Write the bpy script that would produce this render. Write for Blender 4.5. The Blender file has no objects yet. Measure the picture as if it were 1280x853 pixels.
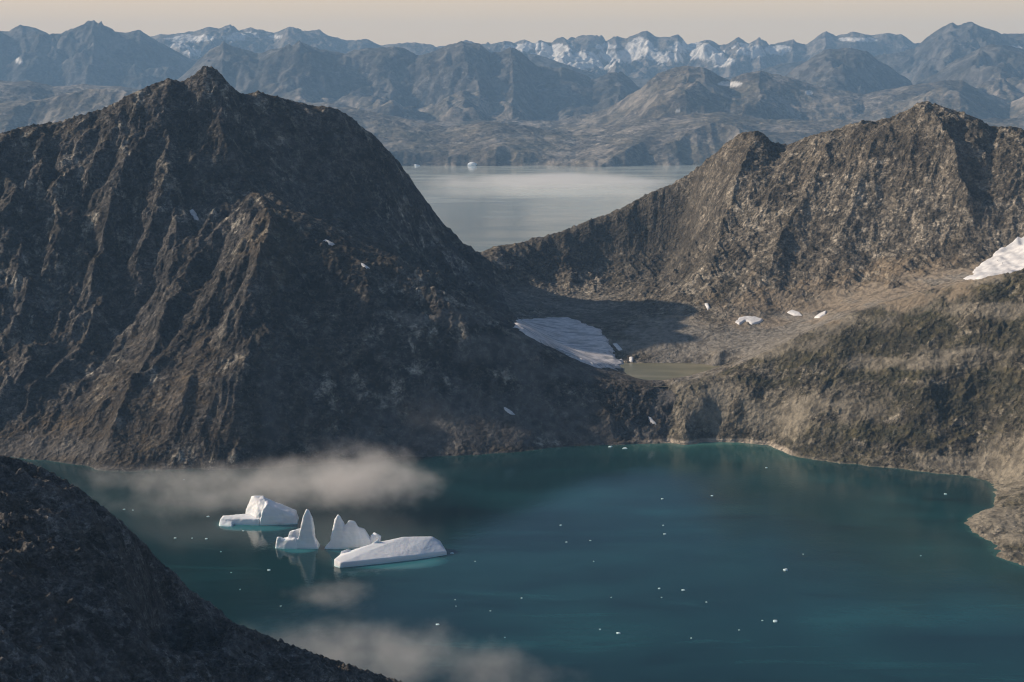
import bpy, bmesh, math, random
import numpy as np
from mathutils import Vector, Matrix

R = math.radians
sc = bpy.context.scene
C = sc.collection

# ------------------------------------------------------------------ camera
CAMZ, PITCH, FPX = 1000.0, R(10.08), 1778.0
cam = bpy.data.cameras.new('camera')
co = bpy.data.objects.new('camera', cam)
C.objects.link(co)
co.location = (0, 0, CAMZ)
co.rotation_euler = (R(90) - PITCH, 0, 0)
cam.sensor_width = 36
cam.lens = 50.0
cam.clip_start = 5
cam.clip_end = 400000
sc.camera = co
cam.dof.use_dof = False

# ------------------------------------------------------------------ light
SUN_EL, SUN_AZ = R(27.5), R(-77)       # azimuth measured from +Y, clockwise (minus = left)
w = bpy.data.worlds.new('World')
sc.world = w
w.use_nodes = True
nt = w.node_tree
bg = nt.nodes['Background']
sky = nt.nodes.new('ShaderNodeTexSky')
sky.sky_type = 'NISHITA'
sky.sun_disc = False
sky.sun_elevation = SUN_EL
sky.sun_rotation = SUN_AZ
sky.altitude = 300
sky.air_density = 1.0
sky.dust_density = 3.0
sky.ozone_density = 1.0
tint = nt.nodes.new('ShaderNodeMix')
tint.data_type = 'RGBA'
tint.blend_type = 'MULTIPLY'
tint.inputs[0].default_value = 1.0
nt.links.new(sky.outputs[0], tint.inputs[6])
# warm band of evening air low over the horizon, clear blue above
tc = nt.nodes.new('ShaderNodeTexCoord')
sp = nt.nodes.new('ShaderNodeSeparateXYZ')
nt.links.new(tc.outputs['Generated'], sp.inputs[0])
cr = nt.nodes.new('ShaderNodeValToRGB')
nt.links.new(sp.outputs[2], cr.inputs[0])
cr.color_ramp.elements[0].position = 0.0
cr.color_ramp.elements[0].color = (3.7, 2.45, 1.55, 1)
cr.color_ramp.elements[1].position = 0.25
cr.color_ramp.elements[1].color = (.56, .70, .86, 1)
e = cr.color_ramp.elements.new(.075)
e.color = (2.9, 1.95, 1.25, 1)
nt.links.new(cr.outputs[0], tint.inputs[7])
band = nt.nodes.new('ShaderNodeMapRange')
band.interpolation_type = 'SMOOTHSTEP'
nt.links.new(sp.outputs[2], band.inputs[0])
band.inputs[1].default_value = .15
band.inputs[2].default_value = .07
band.inputs[3].default_value = 0
band.inputs[4].default_value = .8
glow = nt.nodes.new('ShaderNodeMix')
glow.data_type = 'RGBA'
nt.links.new(band.outputs[0], glow.inputs[0])
nt.links.new(tint.outputs[2], glow.inputs[6])
glow.inputs[7].default_value = (13.2, 9.8, 6.1, 1)
nt.links.new(glow.outputs[2], bg.inputs[0])
bg.inputs[1].default_value = 0.085

sd = bpy.data.lights.new('sun', 'SUN')
sd.energy = 5.0
sd.angle = R(0.6)
sd.color = (1.0, .84, .66)
so = bpy.data.objects.new('sun', sd)
C.objects.link(so)
sdir = Vector((math.sin(SUN_AZ) * math.cos(SUN_EL), math.cos(SUN_AZ) * math.cos(SUN_EL), math.sin(SUN_EL)))
so.rotation_euler = (-sdir).to_track_quat('-Z', 'Y').to_euler()
so.location = (0, 0, 5000)

sc.view_settings.view_transform = 'Standard'
sc.view_settings.look = 'None'
sc.view_settings.gamma = 1
sc.view_settings.use_curve_mapping = False
sc.view_settings.exposure = 0.0
sc.cycles.use_denoising = True
sc.cycles.filter_width = 1.15
sc.cycles.max_bounces = 5
sc.cycles.diffuse_bounces = 2
sc.cycles.glossy_bounces = 2
sc.cycles.volume_bounces = 1
sc.cycles.volume_step_rate = 1.0
sc.cycles.volume_max_steps = 128

HAZE_DENSITY = 1.85e-5

# ------------------------------------------------------------------ projection helpers
cp, sp_ = math.cos(PITCH), math.sin(PITCH)


def P(px, py, Y):
    """world point seen at photograph coordinates (1280 wide) px, py at ground distance Y"""
    dx, dy = (px - 640) / FPX, (426.5 - py) / FPX
    t = Y / (cp + dy * sp_)
    return (dx * t, Y, CAMZ + t * (-sp_ + dy * cp))


def W(px, py, z=0.0):
    """world point on the level z seen at px, py"""
    dx, dy = (px - 640) / FPX, (426.5 - py) / FPX
    vz = -sp_ + dy * cp
    t = (z - CAMZ) / vz
    return (dx * t, t * (cp + dy * sp_), z)


def proj(x, y, z):
    t = y * cp + (CAMZ - z) * sp_
    up = y * sp_ + (z - CAMZ) * cp
    return 640 + FPX * x / t, 426.5 - FPX * up / t


# ------------------------------------------------------------------ numpy noise
rng = np.random.RandomState(7)
PERM = rng.permutation(4096)
GA = rng.rand(4096) * 2 * np.pi
GX, GY = np.cos(GA), np.sin(GA)
RJ = rng.rand(4096, 2)


def hsh(ix, iy):
    return PERM[(PERM[ix & 4095] + iy) & 4095]


def pnoise(x, y):
    ix = np.floor(x).astype(np.int64)
    iy = np.floor(y).astype(np.int64)
    fx, fy = x - ix, y - iy
    u = fx * fx * fx * (fx * (fx * 6 - 15) + 10)
    v = fy * fy * fy * (fy * (fy * 6 - 15) + 10)

    def g(a, b):
        h = hsh(ix + a, iy + b)
        return GX[h] * (fx - a) + GY[h] * (fy - b)
    n0 = g(0, 0) * (1 - u) + g(1, 0) * u
    n1 = g(0, 1) * (1 - u) + g(1, 1) * u
    return (n0 * (1 - v) + n1 * v) * 1.5


def fbm(x, y, o=5, gain=.5, lac=2.03):
    s, a = 0, 1.0
    for i in range(o):
        s = s + a * pnoise(x + 17.3 * i, y - 9.1 * i)
        x, y, a = x * lac, y * lac, a * gain
    return s


def ridged(x, y, o=5, gain=.5, lac=2.07):
    s, a, wt = 0, 1.0, 1.0
    for i in range(o):
        n = 1 - np.abs(pnoise(x + 31.7 * i, y + 5.3 * i)) * 1.6
        n = np.clip(n, 0, 1) ** 2
        s = s + a * n * wt
        wt = np.clip(n * 1.6, 0, 1)
        x, y, a = x * lac, y * lac, a * gain
    return s


def erosion(x, y, gx, gy, scale, amp, octv=5, gain=.5, lac=1.95, freq=1.0):
    """gullies and ribs running down the fall line; returns height offset"""
    H = np.zeros_like(x)
    px, py = x / scale, y / scale
    sc_, a = scale, amp
    for o in range(octv):
        m = np.sqrt(gx * gx + gy * gy) + 1e-6
        sx, sy = -gy / m, gx / m
        ix = np.floor(px).astype(np.int64)
        iy = np.floor(py).astype(np.int64)
        cs = np.zeros_like(x)
        sn = np.zeros_like(x)
        ws = np.zeros_like(x) + 1e-6
        for i in (-1, 0, 1):
            for j in (-1, 0, 1):
                h = hsh(ix + i + 131 * o, iy + j + 57 * o)
                vx = px - (ix + i + .5 + (RJ[h, 0] - .5) * .5)
                vy = py - (iy + j + .5 + (RJ[h, 1] - .5) * .5)
                wgt = np.clip(1 - (vx * vx + vy * vy) / 1.5, 0, 1) ** 3
                ph = 2 * np.pi * freq * (vx * sx + vy * sy) + RJ[h, 0] * 2.0
                cs += wgt * np.cos(ph)
                sn += wgt * np.sin(ph)
                ws += wgt
        cs /= ws
        sn /= ws
        st = np.clip((m - .08) / .35, 0, 1)
        H += a * cs * st
        k = -a * sn * st * 2 * np.pi * freq / sc_
        gx = gx + k * sx
        gy = gy + k * sy
        px, py = px * lac + 3.1, py * lac + 1.7
        sc_ /= lac
        a *= gain
    return H


def sstep(a, b, x):
    t = np.clip((x - a) / (b - a), 0, 1)
    return t * t * (3 - 2 * t)


# ------------------------------------------------------------------ surface fitting
def dens(pts, step=110.0):
    out = []
    for a, b in zip(pts[:-1], pts[1:]):
        a, b = np.array(a, float), np.array(b, float)
        n = max(1, int(np.hypot(*(b - a)[:2]) / step))
        for k in range(n):
            out.append(a + (b - a) * k / n)
    out.append(np.array(pts[-1], float))
    return out


class Surf:
    def __init__(self, pts, x0, x1, y0, y1, st):
        p = np.array(pts)
        # drop near duplicates
        keep = []
        for i in range(len(p)):
            if all(np.hypot(*(p[i, :2] - p[j, :2])) > 18 for j in keep):
                keep.append(i)
        p = p[keep]
        n = len(p)
        D = np.hypot(p[:, None, 0] - p[None, :, 0], p[:, None, 1] - p[None, :, 1])
        A = np.zeros((n + 3, n + 3))
        A[:n, :n] = -D
        A[np.arange(n), np.arange(n)] -= .4
        Q = np.c_[np.ones(n), p[:, 0] / 1000, p[:, 1] / 1000]
        A[:n, n:] = Q
        A[n:, :n] = Q.T
        s = np.linalg.solve(A, np.r_[p[:, 2], 0, 0, 0])
        self.xs = np.arange(x0, x1 + st, st)
        self.ys = np.arange(y0, y1 + st, st)
        X, Y = np.meshgrid(self.xs, self.ys)
        Z = s[n] + s[n + 1] * X / 1000 + s[n + 2] * Y / 1000
        for i in range(n):
            Z -= s[i] * np.hypot(X - p[i, 0], Y - p[i, 1])
        self.Z = Z
        gy, gx = np.gradient(Z, st)
        # blur gradients a little so gullies follow the broad form
        for _ in range(3):
            for g in (gx, gy):
                g[1:-1, 1:-1] = (g[1:-1, 1:-1] * 2 + g[:-2, 1:-1] + g[2:, 1:-1] + g[1:-1, :-2] + g[1:-1, 2:]) / 6
        self.gx, self.gy, self.st, self.x0, self.y0 = gx, gy, st, x0, y0

    def samp(self, A, x, y):
        u = np.clip((x - self.x0) / self.st, 0, A.shape[1] - 1.001)
        v = np.clip((y - self.y0) / self.st, 0, A.shape[0] - 1.001)
        i, j = u.astype(int), v.astype(int)
        fu, fv = u - i, v - j
        return (A[j, i] * (1 - fu) + A[j, i + 1] * fu) * (1 - fv) + (A[j + 1, i] * (1 - fu) + A[j + 1, i + 1] * fu) * fv


class Fan:
    """regular table of heights over (x/Y, Y)"""
    def __init__(self, us, ys):
        self.us, self.ys = us, ys
        self.U, self.Y = np.meshgrid(us, ys)
        self.X = self.U * self.Y

    def h(self, x, y):
        u = (x / y - self.us[0]) / (self.us[1] - self.us[0])
        v = np.interp(y, self.ys, np.arange(len(self.ys)))
        u = np.clip(u, 0, len(self.us) - 1.001)
        v = np.clip(v, 0, len(self.ys) - 1.001)
        i, j = u.astype(int), v.astype(int)
        fu, fv = u - i, v - j
        Z = self.Z
        return (Z[j, i] * (1 - fu) + Z[j, i + 1] * fu) * (1 - fv) + (Z[j + 1, i] * (1 - fu) + Z[j + 1, i + 1] * fu) * fv

    def hit(self, px, py, ya=None, yb=None):
        ya = ya or self.ys[0]
        yb = yb or self.ys[-1]
        Y = np.linspace(ya, yb, 3000)
        q = np.array([P(px, py, a) for a in (1.0,)])[0]
        x = q[0] * Y
        z = CAMZ + (q[2] - CAMZ) * Y
        hh = self.h(x, Y)
        k = np.argmax(z < hh)
        if not (z < hh).any():
            return None
        return (x[k], Y[k], hh[k])


def mesh_from(name, X, Y, Z, keep, attrs, mat, smooth=True):
    """grid arrays -> one mesh object holding only the kept cells"""
    r, c = X.shape
    idx = np.arange(r * c).reshape(r, c)
    a, b, d, e_ = idx[:-1, :-1][keep], idx[:-1, 1:][keep], idx[1:, 1:][keep], idx[1:, :-1][keep]
    F = np.stack([a, b, d, e_], 1)
    used, inv = np.unique(F, return_inverse=True)
    F = inv.reshape(F.shape)
    V = np.stack([X.ravel()[used], Y.ravel()[used], Z.ravel()[used]], 1).astype(np.float32)
    me = bpy.data.meshes.new(name)
    me.vertices.add(len(V))
    me.vertices.foreach_set('co', V.ravel())
    me.loops.add(F.size)
    me.loops.foreach_set('vertex_index', F.ravel().astype(np.int32))
    me.polygons.add(len(F))
    me.polygons.foreach_set('loop_start', np.arange(0, F.size, 4, dtype=np.int32))
    me.polygons.foreach_set('loop_total', np.full(len(F), 4, dtype=np.int32))
    me.update(calc_edges=True)
    for k, A in attrs.items():
        at = me.attributes.new(k, 'FLOAT', 'POINT')
        at.data.foreach_set('value', A.ravel()[used].astype(np.float32))
    if smooth:
        me.polygons.foreach_set('use_smooth', np.ones(len(F), dtype=bool))
    me.materials.append(mat)
    o = bpy.data.objects.new(name, me)
    C.objects.link(o)
    return o


def tag(o, label=None, cat=None, group=None, kind=None):
    if label:
        o['label'] = label
    if cat:
        o['category'] = cat
    if group:
        o['group'] = group
    if kind:
        o['kind'] = kind
    return o


# ------------------------------------------------------------------ materials
class NT:
    def __init__(self, name):
        self.m = bpy.data.materials.new(name)
        self.m.use_nodes = True
        self.t = self.m.node_tree
        self.b = self.t.nodes['Principled BSDF']
        self.out = self.t.nodes['Material Output']
        self.co = self.t.nodes.new('ShaderNodeTexCoord').outputs['Object']

    def n(self, k, **kw):
        nd = self.t.nodes.new(k)
        for a, v in kw.items():
            setattr(nd, a, v)
        return nd

    def l(self, a, b):
        self.t.links.new(a, b)

    def put(self, sock, v):
        if isinstance(v, (int, float)):
            sock.default_value = v
        elif isinstance(v, tuple):
            sock.default_value = v if len(v) == len(sock.default_value) else v + (1,)
        else:
            self.l(v, sock)

    def mapc(self, scale, rot=(0, 0, 0), loc=(0, 0, 0)):
        m = self.n('ShaderNodeMapping')
        self.l(self.co, m.inputs[0])
        m.inputs['Scale'].default_value = scale
        m.inputs['Rotation'].default_value = rot
        m.inputs['Location'].default_value = loc
        return m.outputs[0]

    def noise(self, size, detail=6, rough=.6, stretch=(1, 1, 1), rot=(0, 0, 0), dist=0.0, loc=(0, 0, 0)):
        v = self.mapc(tuple(s / size for s in stretch), rot, loc)
        t = self.n('ShaderNodeTexNoise')
        self.l(v, t.inputs['Vector'])
        t.inputs['Scale'].default_value = 1
        t.inputs['Detail'].default_value = detail
        t.inputs['Roughness'].default_value = rough
        t.inputs['Distortion'].default_value = dist
        return t.outputs[0]

    def ridge(self, size, detail=7, rough=.6, stretch=(1, 1, 1), rot=(0, 0, 0)):
        v = self.mapc(tuple(s / size for s in stretch), rot)
        t = self.n('ShaderNodeTexNoise', noise_type='RIDGED_MULTIFRACTAL')
        self.l(v, t.inputs['Vector'])
        t.inputs['Scale'].default_value = 1
        t.inputs['Detail'].default_value = detail
        t.inputs['Roughness'].default_value = rough
        t.inputs['Lacunarity'].default_value = 2.1
        t.inputs['Offset'].default_value = .9
        t.inputs['Gain'].default_value = 1.6
        return t.outputs[0]

    def vor(self, size, feature='F1', stretch=(1, 1, 1)):
        v = self.mapc(tuple(s / size for s in stretch))
        t = self.n('ShaderNodeTexVoronoi', feature=feature)
        self.l(v, t.inputs['Vector'])
        t.inputs['Scale'].default_value = 1
        return t.outputs[0]

    def ss(self, x, a, b, lo=0.0, hi=1.0):
        m = self.n('ShaderNodeMapRange', interpolation_type='SMOOTHSTEP')
        self.put(m.inputs[0], x)
        m.inputs[1].default_value = a
        m.inputs[2].default_value = b
        m.inputs[3].default_value = lo
        m.inputs[4].default_value = hi
        return m.outputs[0]

    def math(self, op, a, b=0.0, c=None):
        m = self.n('ShaderNodeMath', operation=op)
        self.put(m.inputs[0], a)
        self.put(m.inputs[1], b)
        if c is not None:
            self.put(m.inputs[2], c)
        return m.outputs[0]

    def mix(self, f, a, b, mode='MIX'):
        m = self.n('ShaderNodeMix', data_type='RGBA', blend_type=mode)
        self.put(m.inputs[0], f)
        self.put(m.inputs[6], a)
        self.put(m.inputs[7], b)
        return m.outputs[2]

    def attr(self, name):
        return self.n('ShaderNodeAttribute', attribute_name=name).outputs['Fac']

    def bump(self, h, dist, strength=1.0, prev=None):
        b = self.n('ShaderNodeBump')
        b.inputs['Strength'].default_value = strength
        b.inputs['Distance'].default_value = dist
        self.l(h, b.inputs['Height'])
        if prev:
            self.l(prev, b.inputs['Normal'])
        return b.outputs[0]


def rock_mat(name, dark, mid, light, veg, scree, light_amt=.5, veg_amt=.5, k=1.0, strata=None, bumpd=5.0, lst=(1, 1, .28), lrot=(0, 0, 0)):
    g = NT(name)
    geo = g.n('ShaderNodeNewGeometry')
    sep = g.n('ShaderNodeSeparateXYZ')
    g.l(geo.outputs['Normal'], sep.inputs[0])
    nz = sep.outputs[2]
    n_big = g.noise(420 * k, 5, .6)
    n_mid = g.noise(70 * k, 9, .68)
    n_str = g.noise(60 * k, 8, .7, stretch=lst, rot=lrot, dist=.25)
    n_fin = g.noise(11 * k, 6, .7)
    col = g.mix(g.ss(n_mid, .38, .62), dark, mid)
    # pale faces of bare stone in streaks
    f = g.math('MULTIPLY', g.ss(n_str, .50, .66), g.ss(n_big, .40, .60))
    f = g.math('MULTIPLY', f, light_amt)
    col = g.mix(f, col, light)
    if strata:
        rot, amt = strata
        s1 = g.noise(30 * k, 8, .68, stretch=(.6, .6, 1.4), rot=rot, dist=.3)
        col = g.mix(g.math('MULTIPLY', g.ss(s1, .50, .64), amt), col, light)
        col = g.mix(g.math('MULTIPLY', g.ss(s1, .47, .34), amt), col, dark)
    # fine speckle
    col = g.mix(g.ss(n_fin, .58, .78, 0, .55), col, light)
    col = g.mix(g.ss(n_fin, .44, .26, 0, .75), col, tuple(c * .5 for c in dark))
    big = g.noise(230 * k, 6, .62, loc=(2, 8, 5))
    col = g.mix(g.ss(big, .60, .38, 0, .75), col, g.mix(1.0, col, (.42, .40, .38), 'MULTIPLY'))
    for sz_, lo_, hi2 in ((15, .62, 1.5), (6, .7, 1.35)):
        wv = g.n('ShaderNodeVectorMath', operation='ADD')
        g.l(g.mapc((1 / (sz_ * k), 1 / (sz_ * k), 1.5 / (sz_ * k)), lrot), wv.inputs[0])
        nv = g.n('ShaderNodeTexNoise')
        g.l(g.mapc((.7 / (sz_ * k),) * 3), nv.inputs['Vector'])
        nv.inputs['Scale'].default_value = 1
        nv.inputs['Detail'].default_value = 4
        g.l(nv.outputs['Color'], wv.inputs[1])
        vt = g.n('ShaderNodeTexVoronoi')
        g.l(wv.outputs[0], vt.inputs['Vector'])
        vt.inputs['Scale'].default_value = 1
        sv = g.n('ShaderNodeSeparateColor')
        g.l(vt.outputs['Color'], sv.inputs[0])
        fac = g.ss(sv.outputs[0], 0, 1, lo_, hi2)
        cc = g.n('ShaderNodeCombineColor')
        for q in range(3):
            g.l(fac, cc.inputs[q])
        col = g.mix(1.0, col, cc.outputs[0], 'MULTIPLY')
        if sz_ == 15:
            vbig, vhash = vt.outputs['Distance'], sv.outputs[1]
    # low plants on the gentler ground
    va = g.math('MULTIPLY', g.ss(nz, .62, .84), g.ss(g.noise(130 * k, 7, .65, loc=(5, 3, 1)), .42, .60))
    va = g.math('MULTIPLY', g.math('ADD', va, g.attr('veg')), veg_amt)
    va = g.math('MULTIPLY', va, g.ss(n_fin, .30, .60, .35, 1))
    va = g.math('MINIMUM', va, 1.0)
    vcol = g.mix(g.ss(g.noise(45 * k, 6, .65, loc=(9, 2, 4)), .40, .62), veg[0], veg[1])
    col = g.mix(va, col, vcol)
    # loose stones
    scn = g.noise(20 * k, 9, .75, loc=(3, 3, 3))
    sf = g.math('MULTIPLY', g.attr('scree'), g.ss(scn, .28, .5, .55, 1))
    scol = g.mix(g.ss(scn, .35, .65), tuple(c * .72 for c in scree), tuple(min(1, c * 1.25) for c in scree))
    scol = g.mix(g.ss(n_fin, .55, .8, 0, .5), scol, tuple(min(1, c * 1.7) for c in scree))
    col = g.mix(sf, col, scol)
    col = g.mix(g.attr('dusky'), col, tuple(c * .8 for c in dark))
    col = g.mix(g.attr('ochre'), col, (.33, .25, .165))
    col = g.mix(g.attr('sand'), col, (.50, .42, .33))
    col = g.mix(g.attr('snow'), col, (.84, .80, .74))
    g.l(col, g.b.inputs['Base Color'])
    g.b.inputs['Roughness'].default_value = .92
    g.b.inputs['Specular IOR Level'].default_value = .2
    rg = g.ridge(34 * k, 7, .62, stretch=(1, 1, .6), rot=(R(15), R(25), 0))
    col = g.mix(g.ss(rg, .9, .25, 0, .45), col, tuple(c * .55 for c in dark))
    col = g.mix(g.ss(rg, 1.3, 2.2, 0, .35), col, light)
    g.l(col, g.b.inputs['Base Color'])
    h = g.math('ADD', g.math('MULTIPLY', n_mid, 1.6), g.math('MULTIPLY', n_fin, 1.0))
    h = g.math('ADD', h, g.math('MULTIPLY', rg, .7))
    h = g.math('ADD', h, g.math('ADD', g.math('MULTIPLY', vbig, -1.2), g.math('MULTIPLY', vhash, .9)))
    h = g.math('MULTIPLY', h, g.math('SUBTRACT', 1.0, g.math('MULTIPLY', g.attr('scree'), .55)))
    g.l(g.bump(h, bumpd * k, 1.0), g.b.inputs['Normal'])
    return g.m


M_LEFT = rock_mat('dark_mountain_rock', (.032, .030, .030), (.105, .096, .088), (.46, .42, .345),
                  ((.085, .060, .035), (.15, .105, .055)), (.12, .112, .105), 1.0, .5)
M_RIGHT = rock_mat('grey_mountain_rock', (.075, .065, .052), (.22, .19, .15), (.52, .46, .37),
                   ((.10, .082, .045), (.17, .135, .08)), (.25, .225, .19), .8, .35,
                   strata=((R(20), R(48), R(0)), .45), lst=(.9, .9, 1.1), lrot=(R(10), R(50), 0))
M_HILL = rock_mat('hillside_ground', (.055, .049, .038), (.17, .148, .112), (.42, .37, .29),
                  ((.040, .042, .024), (.135, .115, .062)), (.27, .235, .18), .8, .85,
                  strata=((R(10), R(24), R(10)), .55), lst=(.8, .8, 1.25), lrot=(R(10), R(24), 0))
M_FORE = rock_mat('foreground_rock', (.052, .050, .050), (.165, .156, .150), (.42, .395, .365),
                  ((.06, .045, .034), (.11, .082, .052)), (.15, .138, .128), .7, .45, k=.45, bumpd=8.0, strata=((R(20), R(-30), R(10)), .5))
M_FAR = rock_mat('far_mountain_rock', (.07, .062, .054), (.20, .17, .14), (.42, .37, .31),
                 ((.11, .10, .06), (.24, .19, .12)), (.34, .29, .235), .7, .6, k=6.0, bumpd=1.6)

M_FAR_DARK = rock_mat('far_dark_rock', (.04, .038, .038), (.10, .092, .085), (.30, .27, .24),
                      ((.075, .07, .045), (.14, .12, .08)), (.20, .18, .16), .5, .5, k=6.0, bumpd=1.3)

# ------------------------------------------------------------------ near terrain
ridge_left = [(-420, 260, 4700), (-250, 215, 4750), (-120, 190, 4800), (0, 166, 4850), (30, 158, 4850), (75, 152, 4880), (120, 138, 4900),
              (140, 130, 4920), (175, 112, 4950), (212, 97, 4980), (228, 103, 4990), (246, 90, 5000), (258, 82, 5010),
              (268, 84, 5010), (300, 118, 5050), (325, 115, 5080), (350, 122, 5100), (385, 131, 5150), (418, 134, 5200),
              (440, 148, 5240), (470, 172, 5300), (500, 204, 5400), (520, 233, 5500), (545, 268, 5620), (575, 300, 5720), (598, 316, 5800)]
ridge_right = [(598, 316, 5800), (615, 309, 5830), (650, 303, 5880), (700, 290, 5950), (735, 276, 6000), (770, 263, 6040), (815, 240, 6060),
               (850, 225, 6060), (880, 203, 5980), (905, 182, 5880), (922, 168, 5780), (942, 163, 5700), (955, 166, 5670),
               (966, 179, 5640), (985, 181, 5600), (1005, 172, 5560), (1040, 163, 5500), (1072, 151, 5440), (1098, 152, 5390),
               (1120, 144, 5350), (1145, 131, 5310), (1157, 127, 5290), (1172, 131, 5270), (1205, 140, 5230), (1240, 158, 5190),
               (1262, 158, 5160), (1290, 162, 5130), (1400, 150, 5000), (1560, 120, 4850)]
spur = [(310, 255, 4500), (340, 283, 4310), (370, 298, 4280), (400, 310, 4266), (460, 335, 4240), (510, 355, 4214), (560, 378, 4193),
        (600, 400, 4159), (640, 425, 4127), (680, 447, 4110), (720, 466, 4107), (780, 484, 4086), (835, 500, 4065)]
hilltop = [(848, 474, 4130), (880, 470, 4140), (915, 458, 4150), (950, 440, 4150), (985, 424, 4150), (1025, 406, 4160), (1060, 393, 4170),
           (1100, 378, 4170), (1150, 363, 4150), (1200, 350, 4120), (1240, 342, 4090), (1280, 337, 4060), (1400, 310, 3950), (1560, 280, 3850)]


def pl(seq):
    return [P(*s) for s in seq]


def pw(seq):
    return [W(a, b) for a, b in seq]


def behind(seq, dy, dz):
    return [(p[0] * (1 + dy / p[1] * .6), p[1] + dy, max(-60, p[2] + dz)) for p in pl(seq)]


ctrl = []
for s in (ridge_left, ridge_right, spur, hilltop):
    ctrl += dens(pl(s), 90)
ctrl += dens(behind(ridge_left[:-3], 350, -260), 200)
ctrl += dens(behind(ridge_left[:-2], 1100, -1100), 300)
ctrl += dens(behind(ridge_right[2:], 400, -230), 200)
ctrl += dens(behind(ridge_right[1:], 1300, -1000), 300)
# shoreline of the bay, left to right
shore = [(-420, 552), (-200, 560), (-60, 566), (20, 573), (70, 577), (110, 584), (150, 589), (190, 587), (250, 586), (310, 585), (370, 581),
         (430, 577), (500, 572), (560, 570), (610, 567), (660, 563), (720, 557), (790, 555), (830, 553), (880, 553), (930, 554),
         (960, 558), (985, 570), (1020, 577), (1060, 581), (1110, 586), (1160, 590), (1200, 594), (1226, 600), (1242, 611),
         (1243, 626), (1228, 641), (1209, 655), (1222, 667), (1246, 679), (1280, 693), (1330, 715), (1400, 760), (1480, 840)]
sh = pw(shore)
ctrl += dens(sh, 70)
ctrl += dens([(p[0] + 45, p[1] + 15, 16) for p in sh[27:36]], 50)
ctrl += [np.array(W(a, b, 9.0)) for a, b in ((1262, 690), (1290, 700))]
ctrl += dens([W(a, b, 4.0) for a, b in ((835, 549), (880, 549), (925, 550), (958, 553))], 60)
# sea bed
for (x, y, z) in [(p[0] * .93, p[1] * .93, -45) for p in sh[:30]]:
    ctrl.append(np.array((x, y, z)))
for px, py in [(1170, 640), (1120, 620), (1150, 680), (1190, 710), (1250, 760), (1340, 850), (1000, 700), (700, 700), (400, 700), (100, 680), (-200, 700)]:
    q = W(px, py)
    ctrl.append(np.array((q[0], q[1], -60)))
# left face: ribs and hollows
face = [
    # lit vegetated spur low on the left
    (334, 330, 4160), (318, 376, 4040), (304, 450, 3860), (295, 530, 3745), (270, 440, 3950), (215, 470, 3890), (170, 505, 3820), (140, 545, 3740), (120, 572, 3700),
    (60, 520, 3900), (0, 500, 3960), (-60, 520, 3900), (230, 545, 3750),
    # central rib under the summit
    (262, 140, 4900), (275, 200, 4790), (300, 238, 4700),
    # shaded hollow between summit rib and left buttress
    (235, 180, 4880), (245, 260, 4640), (262, 330, 4350), (268, 400, 4080),
    # left buttress crests
    (205, 150, 4860), (200, 210, 4700), (190, 270, 4550), (175, 340, 4400), (160, 400, 4250), (130, 440, 4130),
    (130, 180, 4780), (125, 240, 4640), (95, 310, 4480), (60, 380, 4300), (20, 430, 4150),
    (60, 200, 4760), (30, 260, 4600), (-30, 330, 4420), (-120, 400, 4230), (-300, 430, 4150),
    (160, 190, 4790), (155, 250, 4640), (130, 320, 4490), (105, 385, 4330),
    # dark right-hand wall above the spur
    (345, 190, 4960), (390, 200, 5000), (440, 230, 5080), (400, 270, 4900), (460, 290, 4960), (520, 300, 5200), (500, 330, 4850),
    (560, 350, 5100), (600, 372, 5150), (570, 365, 4850), (350, 255, 4500), (620, 360, 5500), (640, 392, 4980),
    # front of the spur
    (380, 360, 4160), (385, 420, 4040), (390, 490, 3900), (470, 400, 4108), (480, 460, 3992), (470, 520, 3880),
    (560, 440, 4061), (560, 500, 3950), (560, 545, 3868), (640, 470, 4040), (640, 520, 3948),
    (720, 500, 4044), (720, 535, 3976), (790, 520, 4020), (790, 543, 3970),
    (835, 520, 4005), (810, 500, 4060),
]
ctrl += [np.array(P(*s)) for s in face]
# glacier tongue, lake basin, corrie walls
LAKE_Z = 128.0
corrie = [(650, 400, 4900), (690, 400, 4900), (730, 406, 4850), (760, 430, 4620), (700, 430, 4620), (740, 450, 4450), (775, 458, 4400),
          (680, 345, 5780), (740, 330, 5880), (800, 310, 5930), (700, 375, 5350), (760, 375, 5350), (800, 380, 5150), (850, 380, 5000), (760, 345, 5780), (840, 340, 5700), (860, 300, 5840),
          (820, 420, 4650), (870, 410, 4720), (920, 405, 4740), (980, 395, 4780), (1030, 382, 4800), (900, 435, 4480), (940, 425, 4560), (1000, 412, 4600),
          (820, 280, 5990), (860, 260, 5990), (870, 330, 5300), (880, 280, 5640), (900, 350, 5050), (930, 230, 5480), (930, 290, 5260), (950, 340, 5010),
          (1000, 240, 5300), (1000, 300, 5090), (1010, 345, 4950), (1070, 220, 5210), (1080, 280, 5050), (1085, 335, 4920), (1150, 200, 5110),
          (1160, 260, 4980), (1165, 310, 4860), (1240, 220, 4970), (1230, 270, 4880), (1190, 338, 4690), (1120, 358, 4680), (1060, 380, 4650),
          (1215, 345, 4560), (1280, 296, 4760), (1280, 330, 4500), (1400, 250, 4700), (1400, 300, 4450), (1400, 210, 4820), (1330, 225, 4880),
          (1255, 345, 4300), (1170, 362, 4420), (1080, 390, 4420)]
ctrl += [np.array(P(*s)) for s in corrie]
lk = [(770, 456), (800, 455), (840, 455), (880, 456), (905, 458), (880, 463), (850, 470), (815, 474), (785, 468)]
for a, b in lk:
    q = W(a, b, LAKE_Z)
    ctrl.append(np.array((q[0], q[1], LAKE_Z + 1)))
for a, b in [(800, 463), (830, 464), (860, 462)]:
    q = W(a, b, LAKE_Z)
    ctrl.append(np.array((q[0], q[1], LAKE_Z - 14)))
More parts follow.
